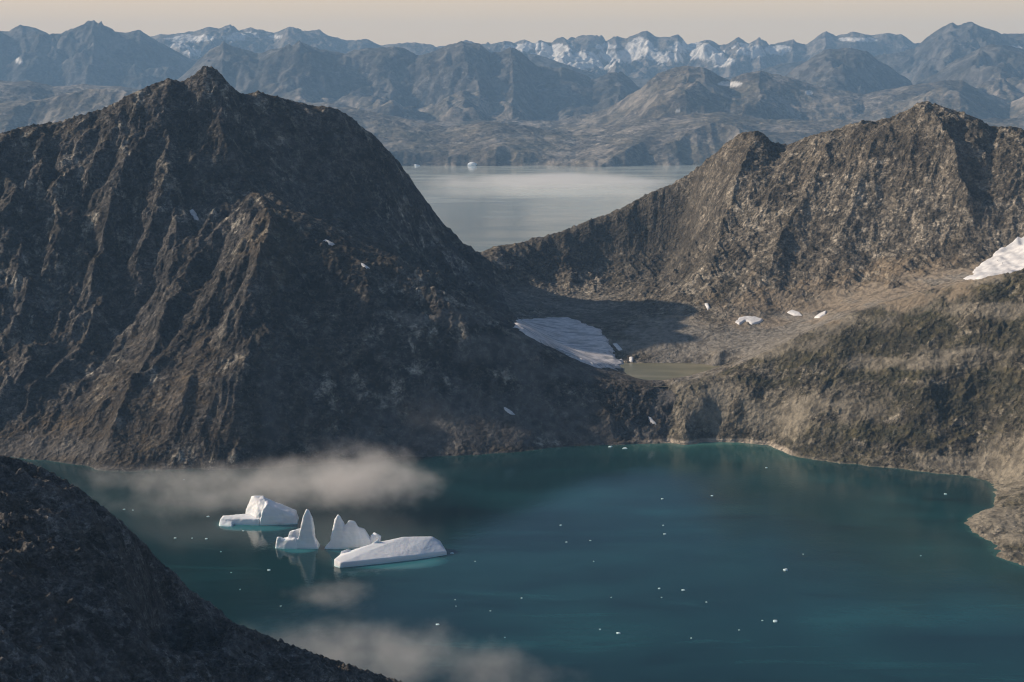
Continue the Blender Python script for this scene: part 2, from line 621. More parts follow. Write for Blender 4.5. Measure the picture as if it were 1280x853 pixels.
# right hill front face
hill = [(880, 500, 4040), (860, 530, 3985), (930, 490, 4060), (930, 530, 3985), (1000, 470, 4030), (1000, 520, 3920), (985, 550, 3900), (1080, 440, 4020),
        (1080, 490, 3900), (1080, 540, 3790), (1160, 420, 3980), (1160, 480, 3820), (1160, 540, 3740), (1240, 400, 3920),
        (1240, 470, 3830), (1240, 540, 3700), (1250, 580, 3590), (1280, 380, 3920), (1300, 450, 3780), (1300, 540, 3570), (1290, 600, 3440), (1275, 640, 3200),
        (1300, 660, 3120), (1400, 420, 3650), (1400, 560, 3400), (1400, 650, 3050), (1560, 480, 3300), (1560, 650, 2900), (1262, 665, 3100)]
ctrl += [np.array(P(*s)) for s in hill]
S = Surf(ctrl, -3900, 3900, 2500, 8300, 13.0)

us = np.linspace(-.56, .56, 1650)
ys = np.concatenate([np.linspace(2500, 3300, 120)[:-1], np.linspace(3300, 5900, 940)[:-1], np.linspace(5900, 8200, 150)])
T = Fan(us, ys)
X, Y = T.X, T.Y
# warp so that fitted creases wander
_r = np.array(pl(ridge_left + ridge_right[1:]))
_u = _r[:, 0] / _r[:, 1]
_o = np.argsort(_u)
crestY = np.interp(T.U, _u[_o], _r[_o, 1])
crag = np.exp(-((Y - crestY) / 130) ** 2)
wx = fbm(X / 300, Y / 300, 3) * 16 * (1 - .85 * crag)
wy = fbm(X / 300 + 40, Y / 300, 3) * 16 * (1 - .85 * crag)
B = S.samp(S.Z, X + wx, Y + wy)
GXb, GYb = S.samp(S.gx, X, Y), S.samp(S.gy, X, Y)
sl = np.hypot(GXb, GYb)
PX, PY = proj(X, Y, B)

bx = np.array([P(830, 553, 3950)[0], P(845, 490, 4080)[0], P(800, 466, 4300)[0], P(700, 420, 4700)[0], P(645, 398, 4950)[0], P(620, 350, 5500)[0], P(600, 316, 6000)[0]])
by = np.array([3950, 4080, 4300, 4700, 4950, 5500, 6000])
isleft = X < np.interp(Y, by, bx)
hp = np.array(pl(hilltop))
o_ = np.argsort(hp[:, 0] / hp[:, 1])
hu, hY = (hp[:, 0] / hp[:, 1])[o_], hp[:, 1][o_]
ishill = (~isleft) & (Y < np.interp(T.U, hu, hY)) & (X > np.interp(Y, by, bx))
Lf = sstep(-60, 60, np.interp(Y, by, bx) - X)                       # 1 on the left massif
Hf = (1 - Lf) * sstep(-50, 50, np.interp(T.U, hu, hY) - Y)           # 1 on the right hill
Rf = (1 - Lf) * (1 - Hf)


def blob(pts, soft, nz=.5, sz=60):
    """soft mask round a list of (px, py, rx, ry) patches, broken up by noise"""
    m = np.zeros_like(X)
    for a, b, rx, ry in pts:
        d = np.hypot((PX - a) / rx, (PY - b) / ry)
        m = np.maximum(m, 1 - sstep(1 - soft, 1 + soft, d + nz * NB))
    return m


NB = fbm(X / 90, Y / 90, 5, .6)
scree = np.zeros_like(X)
scree = np.maximum(scree, blob([(600, 520, 130, 36), (700, 540, 110, 20), (560, 392, 60, 10), (620, 430, 60, 16), (700, 462, 70, 12), (545, 545, 80, 20), (465, 555, 60, 20)], .5) * .8)
scree = np.maximum(scree, blob([(850, 425, 75, 32), (930, 425, 90, 25), (1010, 400, 90, 18), (1100, 370, 100, 16), (1190, 345, 60, 14)], .4))
scree = np.maximum(scree, blob([(660, 370, 60, 18), (740, 380, 60, 20)], .6) * .5)
scree = np.maximum(scree, blob([(1030, 505, 70, 16), (960, 520, 60, 22), (1145, 452, 70, 8), (1200, 440, 50, 6), (1260, 590, 50, 35), (1190, 578, 50, 10), (1250, 385, 90, 10), (1255, 655, 60, 30), (880, 500, 50, 30)], .6, .9) * .9)
scree = np.maximum(scree, blob([(335, 495, 12, 40), (340, 530, 12, 40), (60, 560, 90, 12)], .6) * .6)
ochre = blob([(1080, 362, 110, 16), (1140, 335, 80, 12), (1000, 378, 80, 12), (950, 398, 60, 7), (985, 375, 60, 8)], .6, 1.1) * .55
veg = blob([(345, 295, 26, 30), (330, 320, 25, 30)], .5, .7) * 1.3 + blob([(230, 500, 110, 22), (165, 545, 60, 30), (330, 545, 80, 22), (100, 520, 80, 20)], .7, 1.0) * .7
veg += blob([(985, 440, 70, 20), (1060, 430, 110, 22), (1180, 375, 120, 16), (1120, 415, 90, 12), (1190, 500, 120, 22), (1100, 540, 110, 12), (1230, 430, 80, 12), (1050, 410, 80, 12), (1220, 360, 90, 20), (1260, 400, 50, 22), (1010, 420, 60, 14), (1120, 395, 90, 16), (945, 475, 45, 6), (1260, 485, 60, 30), (1100, 465, 90, 14)], .5, 1.0) * Hf * 1.2
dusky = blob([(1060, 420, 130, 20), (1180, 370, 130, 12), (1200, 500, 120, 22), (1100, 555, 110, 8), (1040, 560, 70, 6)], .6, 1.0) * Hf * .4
dusky = np.maximum(dusky, blob([(740, 290, 115, 34), (815, 285, 62, 75)], .5, .4) * .75 * Rf)  # dark brown rock, deepened to paint in shade on the left flank
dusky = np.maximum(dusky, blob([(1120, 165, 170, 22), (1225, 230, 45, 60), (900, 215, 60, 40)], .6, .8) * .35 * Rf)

# rocky ribs of the left-hand mountain
T.Z = B
ribs = [([(200, 120), (173, 194), (145, 267), (132, 300), (118, 350)], 30, 42), ([(209, 155), (206, 222), (189, 267), (173, 333), (160, 372)], 32, 40),
        ([(117, 185), (72, 233), (33, 267), (2, 295)], 26, 38), ([(124, 190), (106, 244), (72, 305), (33, 372), (8, 440)], 34, 46),
        ([(150, 300), (131, 330), (108, 392), (80, 440)], 24, 36), ([(216, 235), (219, 322), (203, 389), (192, 440)], 28, 42),
        ([(268, 150), (290, 211), (312, 244), (332, 275)], 30, 40), ([(262, 385), (239, 405), (189, 467), (139, 505), (85, 550)], 30, 50),
        ([(325, 285), (318, 300), (322, 335), (330, 370)], 26, 34), ([(60, 200), (30, 250), (-10, 300)], 26, 40), ([(50, 420), (20, 480), (-20, 530)], 24, 45),
        ([(240, 470), (225, 520), (215, 560)], 18, 36), ([(178, 150), (160, 180), (120, 215)], 18, 30)]
ribs2 = [([(1157, 134), (1185, 190), (1205, 250), (1215, 290)], 60, 60), ([(1045, 168), (1022, 220), (985, 290), (955, 340)], 34, 44), ([(942, 168), (925, 230), (900, 300), (882, 360)], 52, 56),
         ([(1102, 155), (1085, 210), (1060, 270), (1040, 310)], 30, 40), ([(1003, 176), (975, 230), (945, 280)], 26, 34), ([(1150, 150), (1135, 220), (1110, 290)], 26, 36), ([(1060, 150), (1068, 200), (1050, 250)], 20, 28)]
ribH = np.zeros_like(X)
wbx, wby = X + fbm(X / 120, Y / 120, 4) * 18, Y + fbm(X / 120 + 30, Y / 120, 4) * 18
for pts, A_, wd_ in ribs + ribs2:
    q_ = [T.hit(a, b, 3300, 6400) for a, b in pts]
    q_ = [p for p in q_ if p is not None]
    cum = 0
    for n_, (p1, p2) in enumerate(zip(q_[:-1], q_[1:])):
        dx_, dy_ = p2[0] - p1[0], p2[1] - p1[1]
        L2 = dx_ ** 2 + dy_ ** 2
        tt = np.clip(((wbx - p1[0]) * dx_ + (wby - p1[1]) * dy_) / L2, 0, 1)
        dd = np.hypot(wbx - p1[0] - tt * dx_, wby - p1[1] - tt * dy_)
        fr = (n_ + tt) / (len(q_) - 1)
        ribH = np.maximum(ribH, 1.3 * A_ * np.exp(-dd / wd_) * np.clip(np.minimum(fr * 5, (1 - fr) * 4) + .15, 0, 1))
# detail: ribs and gullies along the fall line, then broken rock
damp = sstep(0, 40, B) * (1 - .8 * np.clip(scree, 0, 1))
glac_m = blob([(700, 425, 75, 36)], .25, 0)
lake_m = blob([(830, 463, 80, 16)], .4, 0)
calm2 = blob([(210, 500, 170, 80)], .4, .2)
fan = blob([(920, 415, 150, 42), (1060, 388, 120, 22), (620, 530, 150, 30), (700, 500, 60, 20)], .35, .12)
damp *= (1 - .88 * fan) * (1 - .45 * calm2)
damp *= (1 - glac_m) * (1 - lake_m)
calm = blob([(170, 545, 230, 40), (520, 460, 200, 75), (700, 490, 160, 45), (450, 250, 90, 90)], .35, .15)
Er = erosion(X, Y, GXb, GYb, 300.0, 26.0, 5, .55) * (Lf * (1.0 - .85 * calm) * (1 - .6 * calm2) + Rf * .3) + erosion(X + 900, Y, GXb, GYb, 260.0, 6.0, 4, .5) * Hf
D = Er * damp + (ribH - 8) * (Lf + Rf) * sstep(20, 120, B)
# long buttresses running down the left-hand face
leftf = sstep(345, 300, PX) * Lf * sstep(0, 120, B)
ac = X - (Y - 4800) * .24 + fbm(X / 260, Y / 260, 4) * 26
D += (ridged(ac / 175 + 2.2, Y / 1500, 3, .5) - .75) * 16 * leftf * (1 - .6 * crag)
rk = (ridged(X / 120, Y / 120, 6, .55) - .9) * (9.5 * Lf + 6 * Rf + 3.5 * Hf)
D += rk * (damp * .85 + .04 * sstep(-2, 10, B)) * sstep(.1, .5, sl)
D += (ridged(X / 44, Y / 44, 4, .6) - .9) * (3.4 * Lf + 2.8 * Rf + 2.0 * Hf) * damp + fbm(X / 9, Y / 9, 3, .6) * (1.3 * damp + .35)
D += fbm(X / 38, Y / 38, 4, .6) * 3.0 * np.exp(-(B / 14) ** 2)
# slanting ledges on the right-hand mountain
ang = R(56) - R(38) * sstep(500, 200, B)
ca, sa = np.cos(ang), np.sin(ang)
la, lb_ = X * ca + B * sa, -X * sa + B * ca
wl = fbm(X / 150, Y / 150, 4) * 26
D += (ridged((la + wl) / 130, (lb_ + wl) / 50, 6, .6) - .9) * 7 * Rf * damp
la, lb_ = X * .93 + B * .36, -X * .36 + B * .93
D += (ridged((la + wl) / 220 + 5, (lb_ + wl * 1.4) / 42, 6, .6) - .9) * 6 * Hf * damp
D *= (1 - .55 * crag)
D += crag * (ridged(X / 75, Y / 75, 4, .55) - .9) * 8 * sstep(200, 500, B)
Z = B + D
# keep the lake basin and the bay clear of stray bumps
Z = np.where((B < -3) & (Z > -1.5), -1.5, Z)
inl = lake_m > .5
Z = np.where(inl & (B < LAKE_Z), np.minimum(Z, LAKE_Z - 1.5), Z)


def crest_fit(Z, F, cy_, line, wid, n=3, jag=0.0):
    """lift or lower the crest band so its height profile follows the surveyed one"""
    la_ = np.array(line, float)
    win = np.exp(-((F.Y - cy_) / wid) ** 2)
    for it_ in range(n):
        a_, b_ = proj(F.X, F.Y, Z)
        b2 = np.where(np.abs(F.Y - cy_) < wid * 1.6, b_, 1e9)
        k = b2.argmin(0)
        c_ = np.arange(Z.shape[1])
        pa_, pb_ = a_[k, c_], b2[k, c_]
        want = np.interp(pa_, la_[:, 0], la_[:, 1]) + jag * fbm(pa_ / 15.0, pa_ * 0 + 3.3, 4, .6)
        t_ = F.Y[k, c_] * cp + (CAMZ - Z[k, c_]) * sp_
        dz = (pb_ - want) * t_ / FPX
        kw = 4 if it_ == n - 1 else 14
        dz = np.convolve(np.pad(dz, kw, 'edge'), np.ones(2 * kw + 1) / (2 * kw + 1), 'valid')
        Z = Z + win * dz[None, :]
    return Z


Z = crest_fit(Z, T, crestY, [(p[0], p[1]) for p in ridge_left + ridge_right[1:]], 170, 5, 1.5)
T.Z = Z
zq = (Z[:-1, :-1] + Z[1:, 1:]) / 2
vis = (zq > -22)
sand = blob([(900, 551, 92, 5), (965, 563, 30, 9)], .35, .25) * sstep(11, 6, Z)
scree = np.clip(np.maximum(scree, .75 * sstep(5, 1, Z) * sstep(-4, 0, Z)), 0, 1)
veg = np.clip(veg * (1 - scree), 0, 1)
zero = np.zeros_like(X)
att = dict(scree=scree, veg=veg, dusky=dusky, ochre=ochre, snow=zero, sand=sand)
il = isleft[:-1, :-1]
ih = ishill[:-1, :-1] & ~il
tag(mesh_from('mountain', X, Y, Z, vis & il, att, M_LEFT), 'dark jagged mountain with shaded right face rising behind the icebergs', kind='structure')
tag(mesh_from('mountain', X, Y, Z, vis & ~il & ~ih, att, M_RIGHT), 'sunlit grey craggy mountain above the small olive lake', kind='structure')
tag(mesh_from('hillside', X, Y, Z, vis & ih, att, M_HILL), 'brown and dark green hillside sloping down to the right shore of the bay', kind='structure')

# ------------------------------------------------------------------ foreground slope
fs = [(-420, 470, 1750), (-200, 520, 1780), (-60, 552, 1800), (0, 568, 1800), (30, 576, 1800), (60, 588, 1800), (95, 608, 1800), (125, 630, 1790), (150, 650, 1780),
      (172, 673, 1770), (183, 688, 1765), (185, 702, 1770), (213, 729, 1790), (245, 752, 1810), (285, 775, 1840), (330, 793, 1870), (380, 812, 1900),
      (440, 832, 1930), (505, 853, 1960), (580, 890, 1980), (660, 950, 1980)]
fc = dens(pl(fs), 60)
fc += dens([(p[0] + 60, p[1] + 120, p[2] - 110) for p in pl(fs)], 100)
fc += dens([(p[0] + 200, p[1] + 700, p[2] - 700) for p in pl(fs)], 150)
near = [(0, 640, 1660), (0, 730, 1480), (0, 853, 1280), (80, 640, 1700), (80, 740, 1540), (80, 853, 1380), (150, 700, 1690), (160, 780, 1560),
        (170, 860, 1450), (250, 800, 1690), (270, 860, 1590), (370, 835, 1790), (390, 870, 1690), (-200, 640, 1600), (-200, 853, 1180), (-400, 700, 1400),
        (0, 1000, 1080), (250, 1000, 1350), (450, 950, 1700), (120, 760, 1560), (40, 780, 1440), (-420, 1000, 900)]
fc += [np.array(P(*s)) for s in near]
SF = Surf(fc, -1500, 900, 650, 3000, 8.0)
fus = np.linspace(-.5, .12, 1150)
fys = np.concatenate([np.linspace(850, 2000, 1000)[:-1], np.linspace(2000, 2900, 90)])
TF = Fan(fus, fys)
Xf, Yf = TF.X, TF.Y
Bf = SF.samp(SF.Z, Xf + fbm(Xf / 90, Yf / 90, 3) * 5, Yf + fbm(Xf / 90 + 9, Yf / 90, 3) * 5)
gxf, gyf = SF.samp(SF.gx, Xf, Yf), SF.samp(SF.gy, Xf, Yf)
Df = erosion(Xf, Yf, gxf, gyf, 110.0, 7.0, 5, .55)
Df += (ridged(Xf / 80 + 3, Yf / 80, 5, .52) - .9) * 10
Df += fbm(Xf / 9, Yf / 9, 4, .62) * 1.3
# tilted ledges across the slope
q = (Bf + Xf * .55 + Yf * .25 + fbm(Xf / 60, Yf / 60, 3) * 14) / 17
Df += (np.abs((q % 1) - .5) * 2 - .5) * 3.6
pfx, pfy = proj(Xf, Yf, Bf)
X_, Y_ = X, Y
_f = np.array(pl(fs))
_fu = _f[:, 0] / _f[:, 1]
cyf = np.interp(TF.U, _fu, _f[:, 1])
TF.Z = crest_fit(Bf + Df, TF, cyf, [(p[0], p[1]) for p in fs], 110, 5, .8)
Zf = TF.Z
kf = (Zf[:-1, :-1] > -22)
nbf = fbm(Xf / 40, Yf / 40, 5, .6)
scf = sstep(.05, .5, nbf) * .35
vgf = sstep(.0, .45, fbm(Xf / 60 + 5, Yf / 60, 5, .6)) * .5
zf0 = np.zeros_like(Xf)
tag(mesh_from('slope', Xf, Yf, Zf, kf, dict(scree=scf, veg=vgf, dusky=zf0, ochre=zf0, snow=zf0, sand=zf0), M_FORE),
    'dark rocky foreground slope falling from the left edge toward the water', kind='structure')

# ------------------------------------------------------------------ far ranges
ranges = [
    # Y, slope, points
    (44000, .42, [(-300, 60), (-100, 50), (0, 42), (60, 50), (120, 55), (190, 48), (205, 43), (235, 42), (262, 34), (275, 35), (292, 29), (302, 37), (318, 34), (330, 37), (345, 40),
                  (362, 34), (380, 38), (402, 38), (412, 43), (430, 50), (462, 49), (480, 57), (500, 53), (520, 52), (545, 58), (575, 53), (600, 57), (630, 51), (642, 54), (655, 48),
                  (668, 53), (676, 50), (690, 54), (705, 47), (716, 50), (730, 44), (748, 45), (756, 51), (770, 44), (783, 47), (800, 39), (808, 38), (820, 46), (836, 46), (846, 44), (858, 55),
                  (878, 50), (884, 48), (896, 55), (905, 55), (920, 47), (935, 54), (948, 47), (960, 55), (975, 52), (990, 50), (1005, 56), (1020, 42), (1030, 38), (1042, 44), (1060, 41),
                  (1090, 44), (1110, 42), (1125, 44), (1140, 54), (1180, 55), (1250, 55), (1300, 50), (1560, 48)]),
    (36000, .40, [(-300, 50), (-100, 42), (0, 38), (18, 38), (34, 31), (50, 34), (66, 42), (88, 40), (105, 36), (122, 32), (140, 38), (160, 41), (178, 38), (192, 46), (215, 58), (240, 74),
                  (300, 90), (620, 95), (655, 66), (680, 72), (720, 84), (760, 96), (900, 100), (980, 80), (1030, 72), (1100, 70), (1140, 60), (1155, 45), (1170, 34), (1186, 27), (1196, 30), (1210, 26),
                  (1226, 33), (1250, 43), (1280, 41), (1400, 50), (1560, 40)]),
    (29500, .36, [(-300, 110), (0, 102), (200, 115), (235, 86), (262, 60), (280, 54), (300, 60), (325, 66), (345, 62), (360, 58), (378, 55), (400, 62), (430, 66), (450, 60), (490, 58), (520, 68),
                  (545, 62), (560, 55), (580, 51), (600, 53), (612, 66), (625, 66), (640, 60), (652, 68), (670, 84), (700, 84), (720, 92), (740, 98), (760, 90), (775, 90), (800, 110), (830, 112),
                  (960, 112), (990, 82), (1010, 68), (1030, 60), (1055, 60), (1080, 66), (1110, 88), (1140, 106), (1170, 88), (1190, 72), (1220, 58), (1250, 56), (1275, 60), (1320, 70), (1560, 60)]),
    (24500, .30, [(-300, 100), (-100, 105), (0, 99), (40, 100), (70, 108), (110, 104), (150, 108), (230, 120), (330, 125), (420, 128), (470, 140), (520, 150), (640, 150), (700, 150), (760, 136), (800, 112),
                  (822, 92), (845, 84), (858, 80), (880, 83), (898, 94), (912, 100), (932, 92), (950, 88), (968, 92), (990, 98), (1020, 108), (1080, 118), (1110, 112), (1150, 104), (1180, 100), (1200, 102),
                  (1230, 115), (1262, 128), (1290, 110), (1560, 100)]),
    (20800, .22, [(-300, 130), (0, 128), (60, 122), (110, 110), (150, 112), (200, 125), (330, 140), (440, 134), (480, 142), (520, 152), (560, 158), (620, 152), (680, 162), (720, 165), (760, 158), (800, 150),
                  (850, 145), (900, 140), (960, 150), (1040, 150), (1200, 150), (1560, 140)]),
]
fu = np.linspace(-.56, .56, 1500)
fy = np.concatenate([np.linspace(17800, 21500, 190)[:-1], np.linspace(21500, 47000, 560)])
FF = Fan(fu, fy)
Xr, Yr = FF.X, FF.Y
pxr = 640 + FPX * Xr / (Yr * cp + 300 * sp_)
coast = [(-300, 19200), (400, 19000), (480, 18700), (560, 18650), (640, 18750), (700, 18650), (760, 18500), (830, 18800), (1000, 19000), (1560, 19200)]
cy = np.interp(pxr, [c[0] for c in coast], [c[1] for c in coast]) + fbm(Xr / 700, Yr * 0, 4) * 180
base = np.minimum((Yr - cy) * .25, 60 + (Yr - cy) * .012) + fbm(Xr / 1500, Yr / 1500, 5) * 60 * sstep(0, 1500, Yr - cy)
Zr = base
wob = fbm(Xr / 5000, Yr / 5000, 3)
for k_, (Yc, slp, pts) in enumerate(ranges):
    slp = slp * .8
    a = np.array(pts, float)
    tz = np.array([P(p_[0], p_[1], Yc)[2] for p_ in pts])
    crest = np.interp(pxr, a[:, 0], tz)
    dY = (Yr - Yc) + wob * 700 * (0 if k_ == 99 else 1) * .5
    amp = np.clip(crest / 1500, .3, 1.6)
    f_ = crest - np.abs(dY) * slp - 0.00001 * dY ** 2
    near_ = np.exp(-(dY / 900) ** 2)
    f_ = f_ + fbm(Xr / 2600 + 7 * k_, Yr / 2600, 5, .55) * 380 * amp * (1 - near_) * sstep(0, 900, crest)
    f_ = np.minimum(f_, (Yr - cy) * .6)
    Zr = np.where(f_ > Zr, f_, Zr)
gyr = np.gradient(Zr, axis=0) / np.gradient(Yr, axis=0)
gxr = np.gradient(Zr, axis=1) / np.gradient(Xr, axis=1)
for _ in range(6):
    for g_ in (gxr, gyr):
        g_[1:-1, 1:-1] = (g_[1:-1, 1:-1] * 2 + g_[:-2, 1:-1] + g_[2:, 1:-1] + g_[1:-1, :-2] + g_[1:-1, 2:]) / 6
lift = sstep(20, 500, Zr)
hi_ = .22 + .78 * sstep(500, 1700, Zr)
Zr = Zr + erosion(Xr, Yr, gxr, gyr, 2300.0, 120.0, 5, .45) * lift * hi_ * .5
Zr = Zr + (ridged(Xr / 1300, Yr / 1300, 6, .5) - .9) * 36 * lift * hi_ + fbm(Xr / 300, Yr / 300, 4, .6) * 16 * sstep(5, 80, Zr)
FF.Z = Zr
pr, qr = proj(Xr, Yr, Zr)
nb2 = fbm(Xr / 700, Yr / 700, 5, .6)
slr = np.hypot(gxr, gyr)


def sn(a, b, rx, ry, y0, y1):
    d = np.hypot((pr - a) / rx, (qr - b) / ry) + nb2 * .6
    return (1 - sstep(.8, 1.0, d)) * (Yr > y0) * (Yr < y1)


snow = np.zeros_like(Xr)
for args in [(238, 48, 30, 6, 39000, 47000), (222, 58, 16, 4, 39000, 47000), (300, 46, 22, 5, 39000, 47000), (345, 46, 12, 3, 39000, 47000), (240, 66, 20, 5, 39000, 47000),
             (660, 58, 26, 6, 39000, 47000), (735, 76, 34, 11, 39000, 47000), (775, 70, 30, 9, 39000, 47000), (690, 70, 30, 9, 39000, 47000), (855, 60, 26, 7, 39000, 47000), (700, 62, 20, 6, 39000, 47000), (800, 62, 26, 10, 39000, 47000), (830, 72, 24, 8, 39000, 47000), (880, 68, 24, 9, 39000, 47000),
             (905, 78, 18, 6, 39000, 47000), (935, 64, 20, 8, 39000, 47000), (970, 62, 16, 5, 39000, 47000), (1075, 50, 26, 3, 39000, 47000), (760, 58, 20, 4, 39000, 47000),
             (24, 76, 5, 4, 30000, 40000), (908, 105, 14, 3, 22000, 30000), (848, 138, 4, 2, 19000, 30000), (1012, 116, 5, 3, 19000, 30000), (1268, 60, 10, 3, 33000, 47000)]:
    snow = np.maximum(snow, sn(*args))
snow *= .95
z0 = np.zeros_like(Xr)
scr = sstep(.1, .6, nb2) * .6
bands = [(0, 22600, 'hills', 'low hazy coastal hills across the far fjord'), (22600, 27000, 'hills', 'brown hazy hills inland of the far fjord'),
         (27000, 32500, 'mountains', 'blue hazy middle row of mountains'), (32500, 40000, 'mountains', 'pale blue mountains before the snowy skyline'),
         (40000, 1e9, 'mountains', 'farthest snowy peaks along the skyline')]
for a, b, nm, lb in bands:
    kr = (Yr[:-1, :-1] >= a) & (Yr[:-1, :-1] < b) & (Zr[:-1, :-1] > -25)
    tag(mesh_from(nm, Xr, Yr, Zr, kr, dict(scree=scr, veg=z0, dusky=z0, ochre=z0, snow=snow, sand=z0), M_FAR_DARK if 27000 <= a < 40000 else M_FAR), lb, kind='structure')

# ------------------------------------------------------------------ water
bergs_c = [W(322, 654), (0, 0, 0)]


def water_mat():
    g = NT('sea_water')
    deep = (.004, .026, .030)
    mid_ = (.018, .102, .110)
    n1 = g.noise(1400, 4, .5, stretch=(1, .6, 1), loc=(1.3, .2, 0))
    n2 = g.noise(420, 5, .55, stretch=(.6, 1.4, 1), loc=(4, 1, 0))
    f = g.math('ADD', g.math('MULTIPLY', g.ss(n1, .40, .60), .75), g.math('MULTIPLY', g.ss(n2, .42, .62), .4))
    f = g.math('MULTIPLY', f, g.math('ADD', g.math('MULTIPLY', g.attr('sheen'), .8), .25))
    lanes = g.noise(90, 6, .65, stretch=(.22, 1.3, 1), loc=(6, 1, 0), dist=.8)
    f = g.math('ADD', f, g.math('MULTIPLY', g.ss(lanes, .52, .72), .28))
    f = g.math('SUBTRACT', f, g.math('MULTIPLY', g.ss(lanes, .46, .30), .2))
    f = g.math('MAXIMUM', f, 0.0)
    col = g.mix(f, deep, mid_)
    col = g.mix(g.attr('shallow'), col, (.065, .19, .16))
    col = g.mix(g.attr('ice'), col, (.06, .30, .33))
    col = g.mix(g.attr('far'), col, (.56, .59, .52))  # silty far water, with haze glare and fog sheen painted into its colour
    g.l(col, g.b.inputs['Base Color'])
    g.b.inputs['IOR'].default_value = 1.33
    # patches of wind-ruffled and calm water
    n3 = g.noise(500, 5, .6, stretch=(.45, 1.3, 1), loc=(2, 7, 0), dist=.5)
    g.l(g.ss(n3, .40, .62, .03, .15), g.b.inputs['Roughness'])
    h1 = g.noise(9, 5, .6, stretch=(1, .7, 1))
    g.l(g.bump(h1, .6, .5), g.b.inputs['Normal'])
    return g.m


M_WATER = water_mat()
xs = np.concatenate([[-130000, -40000, -12000, -5000], np.linspace(-2600, 2600, 521), [5000, 12000, 40000, 130000]])
yw = np.concatenate([[-90000, 0], np.linspace(1500, 5200, 371), [6000, 8000, 10000, 12000, 14000, 17000, 20000, 30000, 50000]])
XW, YW = np.meshgrid(xs, yw)
ZW = np.zeros_like(XW)
inb = (YW > 2520) & (YW < 5000) & (np.abs(XW) < 2500)
ht = np.where(inb, T.h(XW, np.maximum(YW, 2500)), -60)
pw_, qw_ = proj(XW, YW, ZW)
beach = np.exp(-(((pw_ - 890) / 110) ** 2)) * (qw_ < 640)
shallow = np.maximum(sstep(-7, 1, ht) * .5, sstep(-58, 0, ht) * beach) * inb
shallow = np.clip(shallow * (.85 + .4 * fbm(XW / 120, YW / 120, 3)), 0, 1)
ice_a = np.zeros_like(XW)
for a, b, rx, ry in [(324, 655, 52, 10), (372, 684, 27, 8), (440, 684, 34, 8), (488, 702, 70, 10), (296, 656, 26, 8)]:
    d = np.hypot((pw_ - a) / rx, (qw_ - b) / ry)
    ice_a = np.maximum(ice_a, (1 - sstep(.7, 1.15, d)) * .45)
sheen = np.maximum(np.exp(-((pw_ - 640) / 260) ** 2 - ((qw_ - 800) / 150) ** 2), .6 * np.exp(-((pw_ - 680) / 190) ** 2 - ((qw_ - 640) / 50) ** 2))  # light sheen painted into the water colour, darker outside these spots
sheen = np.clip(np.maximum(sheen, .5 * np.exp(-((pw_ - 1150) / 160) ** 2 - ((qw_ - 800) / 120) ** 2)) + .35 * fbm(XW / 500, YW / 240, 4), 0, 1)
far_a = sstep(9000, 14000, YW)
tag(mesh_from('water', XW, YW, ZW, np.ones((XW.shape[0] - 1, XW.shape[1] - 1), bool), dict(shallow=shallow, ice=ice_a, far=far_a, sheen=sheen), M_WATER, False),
    'teal sea water filling the bay and the far fjord', kind='structure')

# lake
g = NT('lake_water')
g.l(g.mix(g.ss(g.noise(70, 4, .5, stretch=(.4, 1.2, 1)), .35, .65), (.18, .17, .095), (.27, .24, .15)), g.b.inputs['Base Color'])
g.b.inputs['Roughness'].default_value = .25
g.b.inputs['IOR'].default_value = 1.33
g.l(g.bump(g.noise(6, 4), .2, .4), g.b.inputs['Normal'])
xl = np.linspace(P(740, 460, 4300)[0], P(935, 460, 4300)[0], 60)
yl = np.linspace(4130, 4560, 60)
XL, YL = np.meshgrid(xl, yl)
kl = (T.h(XL, YL) < LAKE_Z + 3)[:-1, :-1] & (np.hypot((XL - XL.mean()) / 240, (YL - YL.mean()) / 230) < 1)[:-1, :-1]
tag(mesh_from('lake_water', XL, YL, XL * 0 + LAKE_Z, kl, {}, g.m, False), 'small olive green lake below the glacier', kind='structure')


# ------------------------------------------------------------------ snow patches and glacier
def in_poly(x, y, poly):
    n = len(poly)
    ins = np.zeros(x.shape, bool)
    dmin = np.full(x.shape, 1e9)
    for i in range(n):
        x1, y1 = poly[i]
        x2, y2 = poly[(i + 1) % n]
        c_ = ((y1 > y) != (y2 > y)) & (x < (x2 - x1) * (y - y1) / (y2 - y1 + 1e-9) + x1)
        ins ^= c_
        t = np.clip(((x - x1) * (x2 - x1) + (y - y1) * (y2 - y1)) / ((x2 - x1) ** 2 + (y2 - y1) ** 2 + 1e-9), 0, 1)
        dmin = np.minimum(dmin, np.hypot(x - x1 - t * (x2 - x1), y - y1 - t * (y2 - y1)))
    return ins, dmin


def snow_mat(name, c1, c2, crev=False):
    g = NT(name)
    n_ = g.noise(22, 6, .6)
    col = g.mix(g.ss(n_, .4, .62), c1, c2)
    h = g.math('MULTIPLY', n_, 1.0)
    if crev:
        v = g.noise(20, 5, .6, stretch=(.28, 1.5, .3), rot=(0, 0, R(-8)), dist=.4)
        cf = g.math('MULTIPLY', g.ss(v, .50, .40), .8)
        col = g.mix(cf, col, (.26, .27, .29))
        col = g.mix(g.ss(g.noise(70, 5, .6), .5, .7, 0, .5), col, (.36, .32, .28))
        h = g.math('ADD', h, g.math('MULTIPLY', v, 3.0))
    g.l(col, g.b.inputs['Base Color'])
    g.b.inputs['Roughness'].default_value = .7
    g.l(g.bump(h, 1.5, .8), g.b.inputs['Normal'])
    return g.m


M_SNOW = snow_mat('old_snow', (.62, .61, .62), (.80, .79, .78))
M_GLAC = snow_mat('glacier_ice', (.66, .62, .61), (.84, .79, .77), True)


